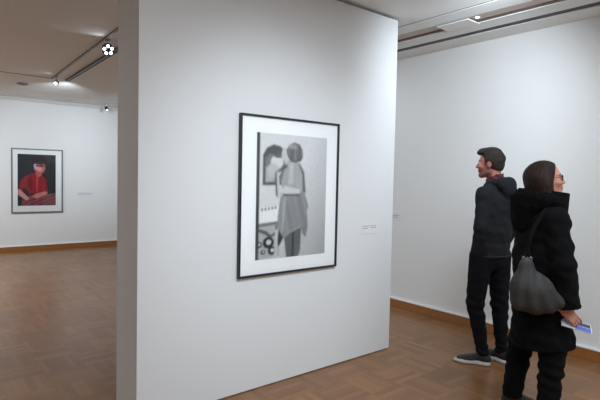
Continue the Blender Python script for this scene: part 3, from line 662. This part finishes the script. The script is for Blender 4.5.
# ---- the woman
def woman():
    f = unit([.92, .39, 0]); l = np.array([-f[1], f[0], 0]); rt = -l; b = -f
    hf = unit([.995, -.07, 0]); h = Head((.032, .012, 1.543), frame(hf, .15), .96)
    shR = np.array([.085, -.125, 1.30]); elR = np.array([.138, -.185, 1.04]); wrR = np.array([.178, -.175, .765])
    shL = np.array([-.035, .17, 1.30]); elL = np.array([.03, .235, 1.04]); wrL = np.array([.05, .22, .80])
    hipR = np.array([.055, -.08, .86]); knR = np.array([.105, -.075, .47]); anR = np.array([.092, -.07, .085])
    hipL = np.array([-.01, .08, .86]); knL = np.array([-.078, .07, .46]); anL = np.array([-.122, .08, .085])
    F = Field(ar(-.30, .38, .0045), ar(-.33, .33, .0045), multi((0, .62, .012), (.62, .80, .0035), (.80, 1.38, .01), (1.38, 1.69, .0035)))
    F.seg((.02, 0, .88), (.02, 0, 1.02), .095, .08, .03, w=l, ratio=1.45); F.seg((.02, 0, 1.02), (.025, .01, 1.24), .08, .09, .04, w=l, ratio=1.4)
    F.seg(shL, shR, .045, .045, .05)
    for a, e, w_ in ((shL, elL, wrL), (shR, elR, wrR)): F.seg(a, e, .042, .034, .03); F.seg(e, w_, .034, .023, .01)
    for a, k_, n_ in ((hipL, knL, anL), (hipR, knR, anR)): F.seg(a, k_, .078, .05, .04); F.seg(k_, n_, .05, .032, .015); F.seg(n_ - f * .03 + [0, 0, -.05], n_ + f * .11 + [0, 0, -.06], .024, .018, .03)
    F.seg((.025, .01, 1.29), h.p(-.03, 0, -.06), .05, .048, .03); sculpt_head(F, h, False)
    hd_ = unit([.70, .06, -.60]); hand(F, wrR + [-.022, .01, -.012], hd_, [-.25, .75, -.6], f * .4 + np.array([0, .3, .9]), .38, .90); hand(F, wrL, [.05, -.1, -.99], -l, f, .5, .93)
    r = link('person', F.mesh('person'), m_skin)
    paint_me(r.data, F.V, skin_paint(h, srgb(184, 128, 108), srgb(0, 0, 0), srgb(190, 98, 92), srgb(60, 40, 32), False))
    eyes(h, r, mat('dark_iris', (.03, .02, .015), .3))
    # long hair
    F = Field(ar(-.20, .20, .004), ar(-.16, .18, .004), ar(1.22, 1.70, .004)); R = h.R; s = h.s
    F.ell(h.p(-.02, 0, .035), np.array([.108, .092, .10]) * s, R, 0)
    for sy in (-1, 1):
        F.seg(h.p(.002, .066 * sy, .062), h.p(.010, .082 * sy, -.03), .030 * s, .024 * s, .03); F.seg(h.p(.010, .082 * sy, -.03), h.p(.030, .084 * sy, -.16), .024 * s, .020 * s, .025)
        F.seg(h.p(.030, .084 * sy, -.15), h.p(.040, .085 * sy, -.245), .021 * s, .008 * s, .02)
        F.seg(h.p(-.02, .068 * sy, .0), h.p(-.01, .085 * sy, -.22), .046 * s, .034 * s, .04)
    F.seg(h.p(-.075, 0, .02), h.p(-.095, 0, -.20), .062 * s, .05 * s, .05, w=R[1], ratio=1.4)
    F.cut(h.p(.060, 0, .05), R[0] - R[2] * .10, .01, ([-.2, -.2, 1.53], [.25, .25, 1.70]))
    F.ell(h.p(.105, 0, -.04), np.array([.075, .056, .12]) * s, R, .01, 'sub'); F.ell(h.p(.06, 0, -.17), np.array([.07, .05, .08]) * s, R, .01, 'sub')
    F.disp(lambda X, Y, Z: .0008 * np.sin(210 * (X * .8 - Y * .9) + 9 * Z + 3 * np.sin(20 * X))); F.disp(fuzz(.0018, 36))
    finish(F, 'long_hair', mat('dark_brown_hair', srgb(36, 23, 18), .6, bump=.5, bscale=120, var=.35, spec=.2), r)
    # glasses
    bm = bmesh.new()
    for sy in (-1, 1):
        tube(bm, [h.p(.099 + .006 * 0, .033 * sy + .024 * math.cos(a), .002 + .018 * math.sin(a)) - R[0] * (.006 * abs(math.cos(a)) if math.cos(a) * sy > 0 else 0) for a in np.linspace(0, 2 * math.pi, 25)[:-1]], .0019, 6, closed=True)
        tube(bm, [h.p(.094, .057 * sy, .008), h.p(.06, .076 * sy, .008), h.p(.0, .083 * sy, .004), h.p(-.02, .083 * sy, -.012)], .0022, 6)
    tube(bm, [h.p(.099, -.010, .006), h.p(.103, 0, .008), h.p(.099, .010, .006)], .0018, 6)
    gg = fin('glasses', bm, mat('dark_spectacle_frame', (.02, .015, .018), .3), r, smooth=True)
    for sy in (-1, 1):
        bm = bmesh.new(); vs = [bm.verts.new(h.p(.098, .033 * sy + .0225 * math.cos(a), .002 + .0165 * math.sin(a))) for a in np.linspace(0, 2 * math.pi, 21)[:-1]]
        bm.faces.new(vs); g2 = bmesh.ops.extrude_face_region(bm, geom=bm.faces[:]); bmesh.ops.translate(bm, verts=[v for v in g2['geom'] if isinstance(v, bmesh.types.BMVert)], vec=Vector(R[0]) * .001)
        fin('lens', bm, m_glass, gg)
    # padded coat
    F = Field(ar(-.27, .40, .006), ar(-.33, .36, .006), ar(.36, 1.53, .006))
    F.seg((.035, 0, .38), (.020, 0, .86), .185, .152, .02, w=l, ratio=1.1); F.seg((.020, 0, .86), (.02, 0, 1.04), (.150), .150, .05, w=l, ratio=1.2); F.seg((.005, 0, 1.04), (.015, .01, 1.24), .150, .146, .05, w=l, ratio=1.22)
    F.seg((.085, 0, .38), (.05, 0, .80), .175, .13, .04)
    F.seg(shL, shR, .075, .075, .06)
    for a, e, w_ in ((shL, elL, wrL), (shR, elR, wrR)): F.seg(a, e, .076, .070, .03); F.seg(e, w_, .070, .068, .015)
    d_ = unit(wrR - elR); F.cut(wrR - d_ * .015, d_, .004, (wrR - [.09, .09, .09], wrR + [.09, .09, .05]))
    d_ = unit(wrL - elL); F.cut(wrL - d_ * .01, d_, .004, (wrL - [.07, .07, .09], wrL + [.09, .09, .09]))
    F.disp(fuzz(.004, 25, 6, 9), (-.3, -.35, .37), (.4, .4, .8)); F.cut((0, 0, .476), (.06, 0, -1), .012)
    F.disp(wr(.0045, *FOLD), (-.3, -.35, .5), (.4, .4, 1.3)); F.disp(fuzz(.003, 60, 8, 2), (-.3, -.35, .5), (.4, .4, 1.3))
    # stand collar, open at the front
    F.seg((.04, .01, 1.30), (.062, .014, 1.475), .122, .108, .02, flat=True, w=l, ratio=1.0)
    F.seg((.055, .014, 1.36), (.06, .014, 1.60), .093, .1, .006, mode='sub'); F.cut((-.02, .01, 1.47), (-.6, 0, 1), .01, ((-.2, -.2, 1.40), (.03, .2, 1.54)))
    cm = mat('black_coat_cloth', srgb(8, 8, 10), .9, bump=.3, bscale=70, spec=.12)
    coat = finish(F, 'coat', cm, r)
    # big padded hood down the back, its own part
    F = Field(ar(-.25, .14, .005), ar(-.24, .26, .005), ar(1.12, 1.52, .005)); nk = np.array([.02, .012, 1.37])
    for k in range(18):
        a0, a1 = math.radians(70 + 220 * k / 18), math.radians(70 + 220 * (k + 1) / 18)
        pt = lambda a: nk + f * math.cos(a) * .125 + l * math.sin(a) * .125 + np.array([0, 0, .03 - .02 * math.cos(a)])
        F.seg(pt(a0), pt(a1), .046, .046, .02)
    F.ell(nk + b * .115 + [0, 0, .0], (.078, .125, .11), frame(b, -.2), .04); F.ell(nk + b * .125 + [0, 0, -.10], (.065, .10, .08), frame(b, -.2), .04)
    F.disp(fuzz(.004, 95)); F.disp(fuzz(.0025, 220, 10, 5))
    F.ell(nk + [0.02, 0, .06], (.10, .10, .10), None, .01, 'sub')
    finish(F, 'hood', mat('black_hood_pile', srgb(8, 8, 9), .95, bump=.9, bscale=220, spec=.1), coat)
    for z in (1.25, 1.10, .95, .80):
        bm = bmesh.new(); disc(bm, Vector((.02, 0, z)) + Vector(f) * .165, f, .011, .01, 14); fin('button', bm, m_headblk, coat)
    # trousers
    F = Field(ar(-.25, .25, .006), ar(-.2, .2, .006), ar(.05, .92, .006)); F.seg((.02, 0, .88), (.02, 0, .84), .11, .115, .03, w=l, ratio=1.35)
    for a, k_, n_ in ((hipL, knL, anL), (hipR, knR, anR)): F.seg(a, k_, .095, .080, .03); F.seg(k_, n_ + [0, 0, .0], .080, .062, .012); F.cut((0, 0, .07), (0, 0, -1), .004)
    F.disp(wr(.005, *FOLD), (-.3, -.3, .08), (.3, .3, .6)); F.disp(lambda X, Y, Z: .005 * np.sin(80 * Z + 24 * X) * np.exp(-((Z - .36) / .12) ** 2))
    finish(F, 'trousers', mat('black_trouser_cloth', srgb(9, 9, 12), .9, bump=.3, bscale=120, spec=.15), r)
    sm = (mat('pale_sole', srgb(180, 176, 170), .6), mat('black_leather_shoe', srgb(24, 23, 25), .5), mat('black_laces', srgb(20, 20, 20), .8))
    shoe(anR[:2] + [.0, 0], f, r, .26, .93, sm); shoe(anL[:2] + [.0, 0], f, r, .26, .93, sm)
    loc = Vector((3.2195, 1.4776, 0)); rz = math.radians(-64.8); r.location = loc; r.rotation_euler = (0, 0, rz)
    tag(r, 'woman with long brown hair and glasses in a black hooded coat, facing right', 'person')
    # ---- handbag on the right shoulder
    q = empty('handbag', loc, rz, 'slouchy dark grey leather handbag hanging from the shoulder of the woman in the black coat', 'handbag')
    ax = unit([.93, .30, 0]); nn = unit([.30, -.93, 0]); c = np.array([-.002, -.290, .885])
    F = Field(ar(-.25, .27, .005), ar(-.45, -.15, .005), ar(.64, 1.14, .005)); Rb = np.stack([ax, nn, [0, 0, 1]])
    F.ell(c + ax * .01 + [0, 0, -.065], (.156, .052, .080), Rb, 0); F.ell(c + ax * -.03 + [0, 0, .01], (.115, .046, .10), Rb, .05); F.ell(c + ax * -.06 + [0, 0, .11], (.05, .028, .085), Rb, .05); F.ell(c + ax * -.105 + [0, 0, -.01], (.048, .035, .10), Rb, .04)
    F.disp(fuzz(.004, 38, 8, 8)); F.disp(lambda X, Y, Z: .0035 * np.sin((X + .06) / (1.25 - Z) * 34 + 2 * np.sin(9 * Z)) * np.clip((1.05 - Z) * 6, 0, 1))
    finish(F, 'bag_body', mat('dark_grey_leather', srgb(38, 37, 36), .65, bump=.35, bscale=90, var=.15), q)
    bm = bmesh.new()
    tp = c + ax * -.06 + np.array([0, 0, .185])
    path = [tp + ax * -.02, (-.062, -.272, 1.12), (-.045, -.25, 1.22), (-.005, -.19, 1.31), (.035, -.145, 1.375), (.05, -.105, 1.385), (.048, -.148, 1.376), (.006, -.198, 1.31), (-.034, -.256, 1.22), (-.054, -.278, 1.12), tp + ax * .02]
    P = [Vector(p) for p in path]; fine = []
    for i in range(len(P) - 1):
        p0, p1, p2, p3 = P[max(i - 1, 0)], P[i], P[i + 1], P[min(i + 2, len(P) - 1)]
        for t_ in np.linspace(0, 1, 5)[:-1]:
            fine.append(.5 * ((2 * p1) + (p2 - p0) * t_ + (2 * p0 - 5 * p1 + 4 * p2 - p3) * t_ ** 2 + (3 * p1 - p0 - 3 * p2 + p3) * t_ ** 3))
    tube(bm, fine + [P[-1]], .0075, 8); fin('shoulder_strap', bm, mat('strap_leather', srgb(13, 12, 12), .9, spec=.1), q, smooth=True)
    for e_ in (P[0], P[-1]):
        bm = bmesh.new(); tube(bm, [e_ + Vector(ax) * .008 * math.cos(a) + Vector((0, 0, .008 * math.sin(a) + .002)) for a in np.linspace(0, 2 * math.pi, 17)[:-1]], .002, 6, closed=True)
        fin('strap_ring', bm, m_silver, q, smooth=True)
    # ---- leaflet held in the right hand
    q = empty('leaflet', loc, rz, 'folded white and blue leaflet in the hand of the woman in the black coat', 'leaflet')
    o = np.array([.226, -.138, .664]); e1 = unit([.94, .10, -.20]); e2 = unit([.05, .75, .3]); e2 = unit(e2 - e1 * (e1 @ e2)); e3 = np.cross(e1, e2)
    def M(o_, e1_, e2_, e3_): return Matrix(np.vstack([np.column_stack([e1_, e2_, e3_, o_]), [0, 0, 0, 1]]).tolist())
    bm = bmesh.new(); box(bm, (-.085, -.04, -.0012), (.082, .04, .0012), 0, M(o, e1, e2, e3)); box(bm, (-.085, -.04, -.0042), (.078, .038, -.0024), 0, M(o, e1, e2, e3))
    lf = fin('sheet', bm, mat('leaflet_paper', srgb(205, 208, 222), .6), q)
    bm = bmesh.new(); box(bm, (-.005, -.038, -.0047), (.074, .034, -.0043), 0, M(o, e1, e2, e3)); box(bm, (-.01, -.038, .0012), (.078, .0, .0017), 0, M(o, e1, e2, e3)); fin('blue_panel', bm, mat('leaflet_blue', srgb(88, 96, 172), .5), lf)
    bm = bmesh.new(); box(bm, (.02, .004, .0012), (.078, .036, .0018), 0, M(o, e1, e2, e3)); fin('dark_picture', bm, mat('leaflet_dark', srgb(60, 64, 84), .5), lf)
    return r
woman()
